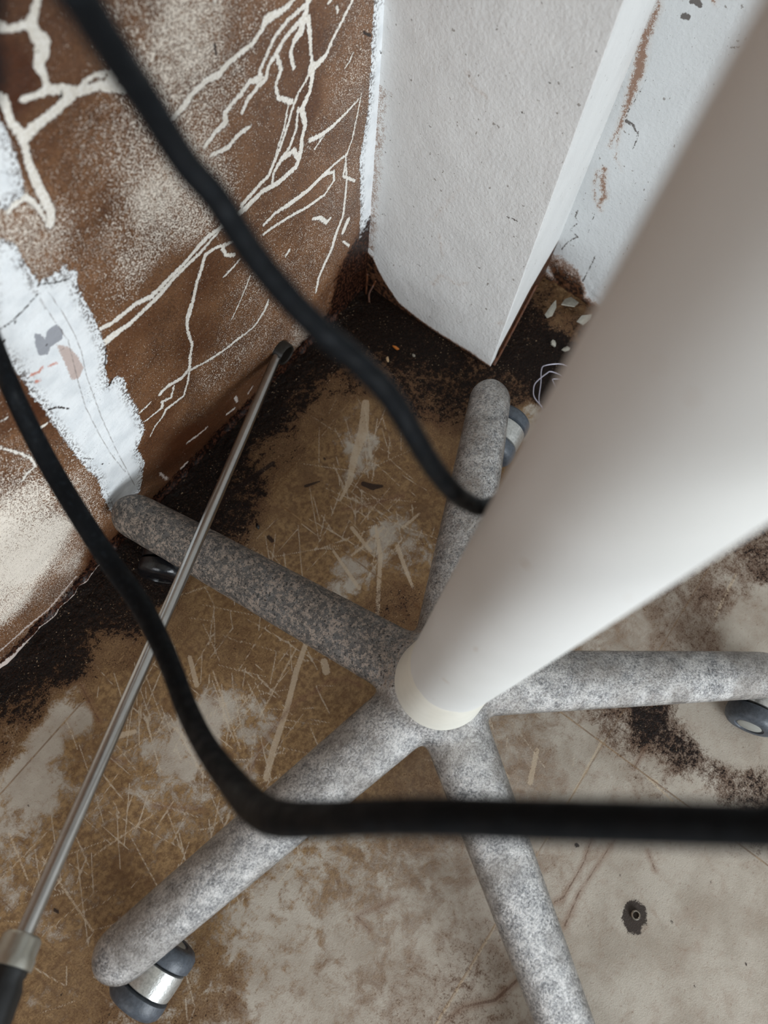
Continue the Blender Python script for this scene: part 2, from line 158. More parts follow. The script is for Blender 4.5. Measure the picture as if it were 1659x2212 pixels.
# ------------------------------------------------------------------ node helper
class NT:
    def __init__(s, name):
        s.m = bpy.data.materials.new(name); s.m.use_nodes = True
        s.t = s.m.node_tree; s.b = s.t.nodes['Principled BSDF']
        s.tc = s.t.nodes.new('ShaderNodeTexCoord').outputs['Object']
    def lk(s, a, b): s.t.links.new(a, b)
    def setv(s, inp, v):
        if isinstance(v, bpy.types.NodeSocket): s.lk(v, inp)
        elif isinstance(v, tuple) and len(v) == 3 and inp.type == 'RGBA': inp.default_value = (*v, 1)
        else: inp.default_value = v
    def attr(s, n):
        a = s.t.nodes.new('ShaderNodeAttribute'); a.attribute_name = n; return a.outputs['Fac']
    def noise(s, scale, detail=2, rough=.5, dist=0, vec=None, col=False):
        n = s.t.nodes.new('ShaderNodeTexNoise'); s.lk(vec or s.tc, n.inputs['Vector'])
        n.inputs['Scale'].default_value = scale; n.inputs['Detail'].default_value = detail
        n.inputs['Roughness'].default_value = rough; n.inputs['Distortion'].default_value = dist
        return n.outputs[1 if col else 0]
    def vor(s, scale, vec=None):
        n = s.t.nodes.new('ShaderNodeTexVoronoi'); s.lk(vec or s.tc, n.inputs['Vector'])
        n.inputs['Scale'].default_value = scale; return n.outputs['Distance']
    def stretch(s, sc, rot=(0, 0, 0)):
        n = s.t.nodes.new('ShaderNodeMapping'); s.lk(s.tc, n.inputs[0])
        n.inputs['Scale'].default_value = sc; n.inputs['Rotation'].default_value = rot
        return n.outputs[0]
    def m2(s, op, a, b=0.0, c=None):
        n = s.t.nodes.new('ShaderNodeMath'); n.operation = op
        s.setv(n.inputs[0], a); s.setv(n.inputs[1], b)
        if c is not None: s.setv(n.inputs[2], c)
        return n.outputs[0]
    def step(s, v, lo, hi, a=0.0, b=1.0):
        n = s.t.nodes.new('ShaderNodeMapRange'); n.interpolation_type = 'SMOOTHSTEP'
        s.setv(n.inputs[0], v); n.inputs[1].default_value = lo; n.inputs[2].default_value = hi
        if lo > hi:
            n.inputs[1].default_value, n.inputs[2].default_value = hi, lo; a, b = b, a
        n.inputs[3].default_value = a; n.inputs[4].default_value = b
        return n.outputs[0]
    def jit(s, v, nz, amp):   # v + (nz-.5)*amp
        return s.m2('ADD', v, s.m2('MULTIPLY', s.m2('SUBTRACT', nz, .5), amp))
    def mul(s, *a):
        r = a[0]
        for x in a[1:]: r = s.m2('MULTIPLY', r, x)
        return r
    def mix(s, f, a, b, mode='MIX'):
        n = s.t.nodes.new('ShaderNodeMix'); n.data_type = 'RGBA'; n.blend_type = mode
        s.setv(n.inputs[0], f); s.setv(n.inputs[6], a); s.setv(n.inputs[7], b)
        return n.outputs[2]
    def bump(s, h, dist, strength=1.0, prev=None):
        n = s.t.nodes.new('ShaderNodeBump'); n.inputs['Distance'].default_value = dist
        n.inputs['Strength'].default_value = strength; s.lk(h, n.inputs['Height'])
        if prev: s.lk(prev, n.inputs['Normal'])
        return n.outputs[0]
    def out(s, col, rough, normal=None, metal=0.0, spec=.5):
        s.setv(s.b.inputs['Base Color'], col); s.setv(s.b.inputs['Roughness'], rough)
        s.setv(s.b.inputs['Metallic'], metal); s.setv(s.b.inputs['Specular IOR Level'], spec)
        if normal: s.lk(normal, s.b.inputs['Normal'])
        return s.m

def srgb(r, g, b):
    f = lambda c: (c/255/12.92) if c/255 <= .04045 else ((c/255+.055)/1.055)**2.4
    return (f(r), f(g), f(b))

# ---- wall behind: rust brown stain over glossy white paint, with bare white veins
def mat_brown_wall():
    n = NT('stained_wall')
    fine = n.noise(1150, 2, .6); mid = n.noise(330, 4, .6); big = n.noise(22, 4, .6)
    jag = n.noise(560, 3, .7)
    st = n.attr('stain'); mold = n.attr('mold')
    # solid brown
    brown = n.mix(n.step(big, .3, .7), srgb(80, 50, 31), srgb(124, 87, 59))
    brown = n.mix(n.step(mid, .3, .75, 0, .35), brown, srgb(165, 122, 86))
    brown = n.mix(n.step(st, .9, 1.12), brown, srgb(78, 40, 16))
    # pale grain: paint grinning through, and wet sheen painted in as colour
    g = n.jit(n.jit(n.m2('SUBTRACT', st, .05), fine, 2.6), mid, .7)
    grain_sheen = n.step(g, .50, .34)
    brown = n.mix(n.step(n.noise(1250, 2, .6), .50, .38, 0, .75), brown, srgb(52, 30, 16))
    col = n.mix(grain_sheen, brown, srgb(240, 230, 216))
    # dark fringe around the veins
    v = n.jit(n.jit(n.attr('vein_shine'), n.noise(900, 3, .8), .0040), n.noise(380, 2, .6), .0036)
    fr = n.step(v, .0016, .0)
    col = n.mix(n.mul(fr, .55), col, srgb(74, 40, 20))
    white = n.mix(n.step(n.noise(600, 3), .35, .7), srgb(228, 221, 208), srgb(248, 244, 236))
    vm = n.step(v, .00030, -.00010)
    col = n.mix(vm, col, white)
    # white tape strip
    p = n.jit(n.jit(n.attr('strip'), jag, .006), mid, .006)
    sm = n.step(p, .0002, -.0003)
    spk = n.step(n.noise(780, 3, .7), .60, .66)
    spk2 = n.mul(n.step(n.noise(420, 4, .7), .505, .56), n.step(n.attr('strip'), -.011, -.001))
    sw = n.mix(n.step(n.noise(60, 3), .4, .7), srgb(238, 241, 242), srgb(224, 228, 230))
    sw = n.mix(n.m2('MAXIMUM', n.mul(spk, n.step(big, .5, .65)), n.mul(spk2, .9)), sw, srgb(70, 50, 38))
    gm = n.step(n.jit(n.attr('grey'), jag, .003), .0003, -.0003)
    pm = n.step(n.jit(n.attr('pink'), jag, .005), .0006, -.0006)
    sw = n.mix(n.mul(pm, .8), sw, srgb(186, 160, 148))
    sw = n.mix(gm, sw, srgb(158, 160, 166))
    sw = n.mix(n.mul(n.step(n.jit(n.attr('crease'), n.noise(300, 3), .001), .0005, -.0001), .55), sw, srgb(120, 110, 105))
    col = n.mix(sm, col, sw)
    col = n.mix(n.mul(n.step(n.jit(n.attr('orange'), jag, .006), .0012, -.0004), .8), col, srgb(205, 110, 75))
    blk = n.step(n.jit(n.attr('black'), jag, .0032), .0002, -.0004)
    col = n.mix(blk, col, srgb(38, 26, 20))
    # mould
    mo = n.jit(n.jit(mold, n.noise(260, 5, .7), .9), n.noise(45, 4), .5)
    mm = n.step(mo, .42, .62)
    col = n.mix(mm, col, n.mix(n.step(mid, .45, .65), srgb(24, 12, 8), srgb(74, 44, 30)))
    lip_shine = n.step(n.jit(n.jit(n.attr('lip_shine'), jag, .005), mid, .006), .0008, -.0004)
    col = n.mix(n.mul(lip_shine, .9), col, srgb(216, 200, 190))
    h = n.m2('ADD', n.mul(fine, .5), n.mul(mid, .8))
    h = n.m2('ADD', h, n.mul(n.m2('MAXIMUM', vm, sm), 1.2))
    bp = n.bump(h, .0006, .75)
    bp = n.bump(n.noise(30, 3, vec=n.stretch((.4, 1, 1.6), (0, .6, 0))), .006, .35, bp)
    rough = n.m2('SUBTRACT', n.m2('ADD', .44, n.mul(sm, .15)), n.mul(mm, .18))
    return n.out(col, rough, bp, spec=n.step(mm, 0, 1, .5, .25))

def mat_white_wall(name, base, rot=False):
    n = NT(name)
    jag = n.noise(620, 3, .7); mid = n.noise(230, 4, .6); big = n.noise(14, 3)
    col = n.mix(n.step(big, .35, .7), base, tuple(c*.93 for c in base))
    ds = n.m2('MAXIMUM', n.step(n.noise(190, 2), .715, .74), n.step(n.noise(520, 2), .725, .75))
    col = n.mix(n.mul(ds, .6), col, srgb(90, 72, 55))
    s = n.jit(n.jit(n.attr('stn'), n.noise(900, 3, .8), .016), mid, .010)
    sm = n.step(s, -.0010, -.0024)
    col = n.mix(n.step(n.jit(n.attr('stn'), mid, .010), .004, -.006, 0, .35), col, srgb(190, 156, 126))
    col = n.mix(n.mul(sm, .8), col, srgb(128, 84, 52))
    b = n.step(n.jit(n.jit(n.attr('blk'), jag, .0036), mid, .003), .0001, -.0006)
    col = n.mix(n.mul(b, .85), col, srgb(62, 48, 38))
    d = n.attr('dirt')
    dm = n.jit(n.jit(d, n.noise(900, 3, .8), 1.2), mid, .7)
    col = n.mix(n.step(dm, .34, .52, 0, .75), col, srgb(142, 104, 76))
    mm = n.step(dm, .55, .75)
    col = n.mix(mm, col, n.mix(n.step(mid, .4, .62), srgb(26, 14, 9), srgb(92, 60, 40)))
    h = n.m2('ADD', n.mul(n.noise(310, 3, .55), 1.0), n.mul(n.noise(90, 2), .8))
    bp = n.bump(h, .0011, .6)
    return n.out(col, .5, bp, spec=.35)

def mat_floor():
    n = NT('stained_floor')
    f1 = n.noise(650, 3, .7); f2 = n.noise(190, 5, .68); f3 = n.noise(58, 5, .62, .6); f4 = n.noise(17, 4, .6)
    B = n.attr('stain'); D = n.attr('mold'); warm = n.attr('warm')
    base = n.mix(n.step(f4, .35, .65), srgb(178, 169, 156), srgb(156, 145, 131))
    base = n.mix(n.step(f3, .45, .75, 0, .5), base, srgb(150, 132, 116))
    base = n.mix(n.step(n.noise(330, 3, .7), .56, .72, 0, .45), base, srgb(128, 104, 88))
    b = n.jit(n.jit(n.jit(B, f3, 1.1), f2, .55), f1, .3)
    bm = n.step(b, .20, .52)
    warmb = n.mix(n.step(f2, .35, .68), srgb(96, 66, 32), srgb(148, 117, 76))
    warmb = n.mix(n.step(n.noise(31, 4, .6, .8), .5, .66, 0, .6), warmb, srgb(92, 60, 24))
    coolb = n.mix(n.step(f2, .35, .68), srgb(96, 68, 48), srgb(142, 120, 100))
    bm = n.mix(warm, n.step(b, .18, .75, 0, .72), n.mul(bm, .92))
    col = n.mix(bm, base, n.mix(warm, coolb, warmb))
    # scratches rubbed through the stain
    sc = n.jit(n.jit(n.attr('scratch'), f1, .0009), f2, .0006)
    sm = n.mul(n.step(sc, .00085, .0001), n.step(f3, .25, .5), n.step(D, .6, .3))
    col = n.mix(n.mul(sm, .66), col, srgb(188, 174, 154))
    sb = n.jit(n.jit(n.attr('streak'), f1, .003), f2, .002)
    col = n.mix(n.mul(n.step(sb, .0006, -.0006), .7), col, srgb(186, 168, 144))
    # tile joints and cracks
    tl = n.step(n.jit(n.attr('joint'), f2, .0006), .0009, .0002)
    col = n.mix(n.mul(tl, .62), col, n.mix(n.step(f3, .4, .6), srgb(96, 62, 28), srgb(150, 122, 88)))
    ck = n.step(n.jit(n.jit(n.attr('crack'), f1, .0024), f2, .002), .0004, -.0004)
    cb = n.step(n.jit(n.attr('crack'), f2, .006), .005, -.001, 0, .5)
    col = n.mix(cb, col, srgb(120, 88, 66))
    col = n.mix(n.mul(ck, .6), col, srgb(78, 50, 34))
    # mould
    m = n.jit(n.jit(n.jit(D, f2, 1.25), f3, .6), f1, 1.0)
    halo = n.step(m, .22, .62)
    col = n.mix(n.mul(halo, .78), col, srgb(74, 46, 26))
    mm = n.step(m, .62, .74)
    col = n.mix(mm, col, n.mix(n.step(f1, .45, .68), srgb(12, 7, 5), srgb(50, 30, 18)))
    sp = n.step(n.jit(n.attr('spot'), f1, .003), .0003, -.0008)
    col = n.mix(n.mul(sp, .92), col, srgb(34, 20, 14))
    fl = n.mul(n.step(n.noise(520, 1), .68, .71), n.step(D, .3, .6), n.step(n.noise(60, 1), .45, .6))
    col = n.mix(n.mul(fl, .8), col, srgb(176, 150, 120))
    ring = n.step(n.jit(n.jit(n.attr('ring'), f2, .008), f1, .006), .0008, -.0012)
    col = n.mix(n.mul(ring, .95), col, srgb(38, 25, 18))
    h = n.m2('ADD', n.mul(f1, .25), n.mul(f2, n.m2('ADD', .12, n.mul(mm, 1.8))))
    bp = n.bump(h, .0018, .8)
    rough = n.step(mm, 0, 1, .55, .42)
    rough = n.jit(rough, f2, .3)
    return n.out(col, rough, bp, spec=n.step(mm, 0, 1, .28, .16))

def mat_cast():
    n = NT('cast_metal')
    a = n.noise(560, 5, .75); b = n.noise(95, 6, .7); c = n.noise(25, 3); f = n.noise(1300, 3, .8)
    dirt = n.attr('dirt')
    col = n.mix(n.step(n.m2('ADD', n.mul(a, .6), n.mul(b, .4)), .36, .64), srgb(104, 105, 107), srgb(216, 214, 211))
    col = n.mix(n.step(c, .4, .65, 0, .5), col, srgb(128, 120, 111))
    d1 = n.jit(n.jit(dirt, a, 1.3), f, .9)
    col = n.mix(n.step(d1, .55, .8, 0, .85), col, srgb(50, 46, 42))
    tan = n.mul(n.step(n.jit(n.noise(230, 6, .85), f, .3), .49, .56), n.step(dirt, .1, .6))
    col = n.mix(n.mul(tan, .75), col, srgb(168, 152, 138))
    col = n.mix(n.mul(n.step(n.noise(480, 2, .5), .60, .66), n.step(dirt, .05, .5), .85), col, srgb(34, 32, 30))
    h = n.m2('ADD', n.mul(f, .35), n.mul(a, .9))
    bp = n.bump(h, .0010, .8)
    bp = n.bump(n.noise(70, 3), .0015, .4, bp)
    rough = n.step(a, .3, .7, .32, .48)
    return n.out(col, rough, bp, metal=n.step(d1, .3, .8, .92, .3))

def simple(name, col, rough=.5, metal=0.0, bscale=0, bdist=.0005, spec=.5, var=.12, vscale=90):
    n = NT(name)
    nz = n.noise(vscale, 4, .6)
    c = n.mix(n.step(nz, .35, .68), col, tuple(x*(1-var) for x in col))
    bp = n.bump(n.noise(bscale, 3, .6), bdist, .6) if bscale else None
    return n.out(c, n.jit(rough, nz, .12) if rough > .1 else rough, bp, metal=metal, spec=spec)

M_WALL = mat_brown_wall()
M_PIL = mat_white_wall('painted_column', srgb(226, 226, 224))
M_WR = mat_white_wall('painted_wall', srgb(212, 214, 214))  # same paint as the column, base darkened so this wall looks less lit
M_FLOOR = mat_floor()
M_CAST = mat_cast()
def mat_sleeve():
    n = NT('white_sleeve')
    sp = n.mul(n.step(n.noise(130, 2), .735, .75), .5)
    c = n.mix(n.step(n.noise(9, 3), .35, .7), srgb(216, 216, 213), srgb(208, 208, 204))
    c = n.mix(sp, c, srgb(170, 140, 110))
    return n.out(c, .55, n.bump(n.noise(1100, 3, .6), .0003, .7), spec=.3)
M_SLEEVE = mat_sleeve()
M_COLLAR = simple('cream_plastic', srgb(222, 219, 207), .42, var=.04, spec=.45)
def mat_rubber():
    n = NT('black_rubber')
    c = n.mix(n.step(n.noise(330, 3), .55, .68), srgb(11, 14, 17), srgb(22, 26, 30))
    return n.out(c, n.step(n.noise(160, 3), .4, .6, .5, .7), n.bump(n.noise(700, 3), .0004, .5), spec=.12)
M_CABLE = mat_rubber()
M_CHROME = simple('brushed_steel', srgb(176, 174, 170), .24, 1.0, 260, .0001, var=.1)
M_NICKEL = simple('satin_nickel', srgb(178, 176, 166), .32, .9, 0, var=.12)
M_GRIP = simple('black_grip', srgb(16, 18, 20), .35, 0, 0)
M_HOOD = simple('caster_hood', srgb(196, 196, 192), .34, .75, 500, .0004, var=.3, vscale=420)
M_WHEEL = simple('grey_rubber_wheel', srgb(74, 80, 88), .45, 0, 500, .0004, var=.35, vscale=300)
M_WHEELB = simple('black_rubber_wheel', srgb(14, 15, 18), .25, 0, 300, .0004)
M_HUBC = simple('wheel_disc', srgb(150, 150, 144), .5, 0, 0)
M_FLAKE = simple('paint_flake', srgb(158, 154, 142), .5, 0, 400, .0005, var=.25, vscale=200)
M_CREAM = simple('cream_chip', srgb(206, 178, 140), .5, 0, 0)
M_ORANGE = simple('orange_chip', srgb(196, 116, 44), .5, 0, 0)
M_WIRE = simple('clear_plastic_thread', srgb(176, 172, 184), .22, .3, 0)
M_EYELET = simple('eyelet_metal', srgb(190, 182, 170), .3, .9, 0)
M_DARK = simple('dark_socket', srgb(30, 28, 24), .4, 0, 0)

# ------------------------------------------------------------------ distance fields on the surfaces
def seg_dist(pts, lines, scale=1e-4):
    """signed distance to thick polylines (negative inside)"""
    S = []
    for L in lines:
        A = np.array(L, float)*scale
        if len(A) == 1: A = np.vstack([A, A])
        for i in range(len(A)-1): S.append(np.r_[A[i], A[i+1]])
    best = np.full(len(pts), 9.0)
    x, y = pts[:, 0], pts[:, 1]
    for s in S:
        ax, ay, aw, bx, by, bw = s
        pad = .02+max(aw, bw)
        k = np.where((x > min(ax, bx)-pad) & (x < max(ax, bx)+pad) & (y > min(ay, by)-pad) & (y < max(ay, by)+pad))[0]
        if not len(k): continue
        dx, dy = bx-ax, by-ay; l2 = dx*dx+dy*dy+1e-12
        t = np.clip(((x[k]-ax)*dx+(y[k]-ay)*dy)/l2, 0, 1)
        d = np.hypot(x[k]-ax-t*dx, y[k]-ay-t*dy)-(aw+t*(bw-aw))
        best[k] = np.minimum(best[k], d)
    return np.minimum(best, .02)

def poly_dist(pts, poly, scale=1e-4):
    P = np.array(poly, float)*scale
    x, y = pts[:, 0], pts[:, 1]
    ins = np.zeros(len(pts), bool); d = np.full(len(pts), 9.0)
    for i in range(len(P)):
        ax, ay = P[i]; bx, by = P[(i+1) % len(P)]
        dx, dy = bx-ax, by-ay; l2 = dx*dx+dy*dy+1e-12
        t = np.clip(((x-ax)*dx+(y-ay)*dy)/l2, 0, 1)
        d = np.minimum(d, np.hypot(x-ax-t*dx, y-ay-t*dy))
        c = ((ay > y) != (by > y)) & (x < (bx-ax)*(y-ay)/(by-ay+1e-12)+ax)
        ins ^= c
    return np.clip(np.where(ins, -d, d), -.02, .02)

def shepard(pts, ctrl, eps=.008):
    C = np.array(ctrl, float); c = C[:, :2]*1e-4; v = C[:, 2:]
    out = np.zeros((len(pts), v.shape[1]))
    for i in range(0, len(pts), 40000):
        p = pts[i:i+40000]
        w = 1/(((p[:, None, :]-c[None])**2).sum(2)+eps*eps)**2.2
        out[i:i+40000] = (w@v)/w.sum(1)[:, None]
    return out

def axis_coords(lo, a, b, hi, step, coarse):
    L = [np.linspace(lo, a, coarse, endpoint=False)] if lo < a else []
    L.append(np.arange(a, b, step))
    if hi > b: L.append(np.linspace(b, hi, coarse))
    else: L.append(np.array([b]))
    return np.concatenate(L)

def grid(name, U, V, fn, mat, flip=False):
    uu, vv = np.meshgrid(U, V); pts = np.stack([uu.ravel(), vv.ravel()], 1)
    co = fn(pts)
    nu, nv = len(U), len(V)
    i, j = np.meshgrid(np.arange(nu-1), np.arange(nv-1)); a = (j*nu+i).ravel()
    F = np.stack([a, a+1, a+nu+1, a+nu], 1)
    if flip: F = F[:, ::-1]
    me = bpy.data.meshes.new(name)
    me.vertices.add(len(co)); me.vertices.foreach_set('co', co.astype(np.float32).ravel())
    me.loops.add(F.size); me.loops.foreach_set('vertex_index', F.astype(np.int32).ravel())
    me.polygons.add(len(F)); me.polygons.foreach_set('loop_start', np.arange(0, F.size, 4, dtype=np.int32))
    me.update(calc_edges=True); me.validate()
    me.polygons.foreach_set('use_smooth', np.ones(len(F), bool))
    me.materials.append(mat)
    o = bpy.data.objects.new(name, me); COL.objects.link(o)
    return o, pts

def put(o, name, v):
    a = o.data.attributes.new(name, 'FLOAT', 'POINT'); a.data.foreach_set('value', np.asarray(v, np.float32))

def vnoise(p, s, seed):
    """smooth value noise for gentle relief"""
    r = np.random.default_rng(seed); T = r.random((64, 64))
    q = p*s; i = np.floor(q).astype(int); f = q-i; f = f*f*(3-2*f)
    g = lambda a, b: T[a % 64, b % 64]
    return ((g(i[:, 0], i[:, 1])*(1-f[:, 0])+g(i[:, 0]+1, i[:, 1])*f[:, 0])*(1-f[:, 1]) +
            (g(i[:, 0], i[:, 1]+1)*(1-f[:, 0])+g(i[:, 0]+1, i[:, 1]+1)*f[:, 0])*f[:, 1])-.5

# ------------------------------------------------------------------ setting
WALL_Y, WALL_X = 0.316, 0.612
# back wall (the stained one)
U = axis_coords(-2.2, -.16, .505, .505, .0011, 40)
V = axis_coords(0, 0, .50, 2.4, .0011, 40)
def wall_fn(p):
    bulge = .0012*vnoise(p, 9, 3)+.0006*vnoise(p, 30, 4)
    low = np.exp(-(p[:, 1]/.006)**2)
    return np.stack([p[:, 0], WALL_Y+bulge-low*(.0035+.004*vnoise(p, 120, 5)), p[:, 1]], 1)
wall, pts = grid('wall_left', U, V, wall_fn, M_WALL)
wall['kind'] = 'structure'
put(wall, 'vein_shine', seg_dist(pts, VEINS_SHINE)-.0001); put(wall, 'lip_shine', seg_dist(pts, LIP_SHINE))
sd = np.min([poly_dist(pts, q) for q in POLYS], 0)
put(wall, 'strip', sd)
put(wall, 'grey', poly_dist(pts, GREYP)); put(wall, 'pink', poly_dist(pts, PINKP))
for k in ('crease', 'black', 'orange'): put(wall, k, seg_dist(pts, WMARK[k]))
ws = shepard(pts, WSTAIN_SHEEN)
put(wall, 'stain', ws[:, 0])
put(wall, 'mold', np.clip(ws[:, 1]+.75*np.exp(-(pts[:, 1]/.013)**2), 0, 1.2))

# floor
U = axis_coords(-2.2, -.32, .64, .64, .0015, 30)
V = axis_coords(-2.2, -.42, .34, .34, .0015, 30)
def floor_fn(p):
    near = np.minimum(WALL_Y-p[:, 1], WALL_X-p[:, 0])
    rub = np.clip(1-near/.045, 0, 1)
    z = .0002*vnoise(p, 12, 8)+rub*(.0018*vnoise(p, 90, 9)+.0015*vnoise(p, 240, 10))
    return np.stack([p[:, 0], p[:, 1], z], 1)
floor, pts = grid('floor', U, V, floor_fn, M_FLOOR)
floor['kind'] = 'structure'
fs = shepard(pts, FSTAIN)
mold = fs[:, 1]+.5*np.exp(-((WALL_Y-pts[:, 1])/.018)**2)
put(floor, 'stain', fs[:, 0]); put(floor, 'mold', np.clip(mold, 0, 1.2))
put(floor, 'warm', np.clip((pts[:, 1]+.16)/.16, 0, 1))
put(floor, 'crack', seg_dist(pts, CRACKS)); put(floor, 'spot', seg_dist(pts, SPOTS))
put(floor, 'streak', seg_dist(pts, SCRATCH))
J = []
for xx in (-.637, -.222, .193): J.append([(xx*1e4, -22000, 2), (xx*1e4, 3200, 2)])
for yy in (-.991, -.582, -.173, .234): J.append([(-22000, yy*1e4, 2), (6200, yy*1e4, 2)])
put(floor, 'joint', seg_dist(pts, J))
# bundles of fine scratches: centre x, y, spread, number, main direction, spread of direction
SB = [(.245, .115, .05, 46, 1.9, 1.0), (.21, .15, .04, 22, .6, .5), (-.03, .12, .09, 60, .9, .5), (.02, .09, .06, 40, 2.3, .5),
      (-.08, .06, .07, 36, .5, .9), (.09, .12, .05, 24, 1.5, .7), (-.17, .12, .06, 36, 1.9, .9), (.29, .17, .06, 26, .3, .8),
      (.1, .2, .06, 16, .8, .5), (-.05, .17, .05, 22, .6, .4), (.15, -.09, .06, 14, 1.2, .6), (-.2, .02, .06, 10, 1.0, .8)]
L = []
for cx, cy, s, k, d, ds in SB:
    for _ in range(k):
        x = cx+rnd.gauss(0, s*.55); y = cy+rnd.gauss(0, s*.55); a = d+rnd.gauss(0, ds); l = rnd.choice((.012, .02, .03, .045, .065))*rnd.uniform(.8, 1.2)
        w = rnd.choice((0, 0, 0, .5, 1, 2.5)); b = a+rnd.gauss(0, .03)
        mx, my = x+math.cos(a)*l/2, y+math.sin(a)*l/2
        L.append([(x*1e4, y*1e4, 0), (mx*1e4, my*1e4, w), ((mx+math.cos(b)*l/2)*1e4, (my+math.sin(b)*l/2)*1e4, 0)])
put(floor, 'scratch', seg_dist(pts, L))
ring = [(78, -2660), (100, -2640), (90, -2605)]
q = poly_dist(pts, [(700, -2700), (760, -2610), (870, -2560), (960, -2600), (985, -2700), (940, -2760), (860, -2800), (830, -2770), (760, -2790)])
put(floor, 'ring', q)

# painted column in the corner, with a rounded inner edge and one sharp outer edge
prof = [(.4690, .345), (.4688, .330), (.4684, .318), (.4676, .300), (.4666, .284), (.4660, .267), (.4656, .250), (.4654, .232), (.4653, .210), (.4654, .180), (.4656, .1415), (.4664, .1395), (.4690, .1388), (.50, .1430), (.55, .1497), (.605, .1570), (.640, .1617)]
P = catmull(prof[:10], 8)[:-1]; P = np.vstack([P, catmull(prof[9:14], 6)[:-1], catmull(prof[13:], 16)])
arc = np.r_[0, np.cumsum(np.linalg.norm(np.diff(P, axis=0), axis=1))]
U = np.arange(0, arc[-1], .0015)
V = axis_coords(0, 0, .48, 2.4, .0018, 30)
def col_fn(p):
    x = np.interp(p[:, 0], arc, P[:, 0]); y = np.interp(p[:, 0], arc, P[:, 1])
    e = .0006*vnoise(p, 60, 21)
    return np.stack([x+e, y+e*.5, p[:, 1]], 1)
colm, pts = grid('wall_column', U, V, col_fn, M_PIL, flip=True)
colm['kind'] = 'structure'
ZC = ([.1416, .168, .20, .2335, .268, .290, .301, .309, .316], [.001, .003, .001, .001, .006, .024, .036, .048, .049])
ZS = ([.4656, .480, .507, .540, .61], [.003, .022, .034, .055, .060])
cx_, cy_ = np.interp(pts[:, 0], arc, P[:, 0]), np.interp(pts[:, 0], arc, P[:, 1])
front = np.abs(cx_-.4655) < .012
yz = np.stack([np.where(front, cy_, 9), pts[:, 1]], 1)
put(colm, 'blk', seg_dist(yz, PBLK)); put(colm, 'stn', seg_dist(yz, PSTN)+.0004)
z = pts[:, 1]
zc = np.where(front, np.interp(cy_, ZC[0], ZC[1]), np.interp(cx_, ZS[0], ZS[1]))   # ragged lower edge of the paint
dirt = np.clip(.62-(z-zc)/.007, 0, 1)+.22*np.exp(-(np.maximum(z-zc, 0)/.015)**2)*front
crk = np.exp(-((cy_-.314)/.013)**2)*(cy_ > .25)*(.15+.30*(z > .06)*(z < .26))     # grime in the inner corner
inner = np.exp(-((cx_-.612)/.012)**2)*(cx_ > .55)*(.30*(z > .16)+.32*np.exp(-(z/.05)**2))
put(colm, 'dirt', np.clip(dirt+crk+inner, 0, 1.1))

# wall on the right
U = axis_coords(-2.2, -.10, .172, .172, .0015, 30)
V = axis_coords(0, 0, .48, 2.4, .0015, 30)
def wr_fn(p):
    rot = np.exp(-(p[:, 1]/.03)**2)*np.clip((p[:, 0]-.03)/.05, 0, 1)
    return np.stack([WALL_X+.003*rot*vnoise(p, 130, 31)+.0006*vnoise(p, 20, 32), p[:, 0], p[:, 1]], 1)
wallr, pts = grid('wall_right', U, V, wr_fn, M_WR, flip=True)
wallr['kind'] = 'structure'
put(wallr, 'blk', seg_dist(pts, RBLK)); put(wallr, 'stn', seg_dist(pts, RSTN))
rot = np.clip(.9-seg_dist(pts, ROT)/.010, 0, 1)
low = np.exp(-(pts[:, 1]/(.006+.004*np.clip(pts[:, 0]/.1, 0, 1)))**2)
put(wallr, 'dirt', np.clip(np.maximum(rot*np.clip(1.15-pts[:, 1]/.06, 0, 1), low*.9), 0, 1.1))

# ceiling overhead
ceil = mesh_obj('ceiling', [(-2.2, -2.2, 2.4), (.64, -2.2, 2.4), (.64, .34, 2.4), (-2.2, .34, 2.4)], [(0, 3, 2, 1)], M_COLLAR, smooth=False)
ceil['kind'] = 'structure'

# ------------------------------------------------------------------ swivel chair base
HX, HY = .122, -.015
TIPS = [(.4064, .1125), (.0815, .3105), (-.1946, .0639), (-.0478, -.2795), (.3232, -.2568)]
chair = empty('swivel_chair', (0, 0, 0))
tag(chair, 'mottled grey five-star chair base on casters with a thick white column rising out of it', 'chair base')

def leg_loft(tip):
    h = np.array([HX, HY, .108]); t = np.array([tip[0], tip[1], .076])
    d = (t-h); Lh = np.hypot(d[0], d[1]); u = np.array([d[0], d[1], 0])/Lh; s_ = np.array([-u[1], u[0], 0])
    V, F = [], []; seg = 28
    S = list(np.linspace(0, Lh-.022, 30))+[Lh-.022+.022*math.sin(a) for a in np.linspace(.12, math.pi/2-.04, 9)]
    for s in S:
        w = .0282+(.0202-.0282)*min(1, s/Lh)
        zc = .108+(.076-.108)*(s/Lh)
        zc -= .004*max(0, s/Lh-.8)/.2
        k = 1.0 if s < Lh-.022 else math.sqrt(max(0, 1-((s-(Lh-.022))/.022)**2))
        for i in range(seg):
            a = 2*math.pi*i/seg; ca, sa = math.cos(a), math.sin(a)
            x = w*k*math.copysign(abs(ca)**.92, ca)
            hh = (.0175 if sa > 0 else .0125)*(.35+.65*k)*(k > .02)
            zz = hh*math.copysign(abs(sa)**.95, sa)
            p = h*0+np.array([HX, HY, 0])+u*s+s_*x+np.array([0, 0, zc+zz])
            V.append(p)
    n = len(S)
    for i in range(n-1):
        for k in range(seg):
            k2 = (k+1) % seg
            F.append((i*seg+k, i*seg+k2, (i+1)*seg+k2, (i+1)*seg+k))
    F.append(tuple(range(seg))[::-1]); F.append(tuple((n-1)*seg+k for k in range(seg)))
    return V, F

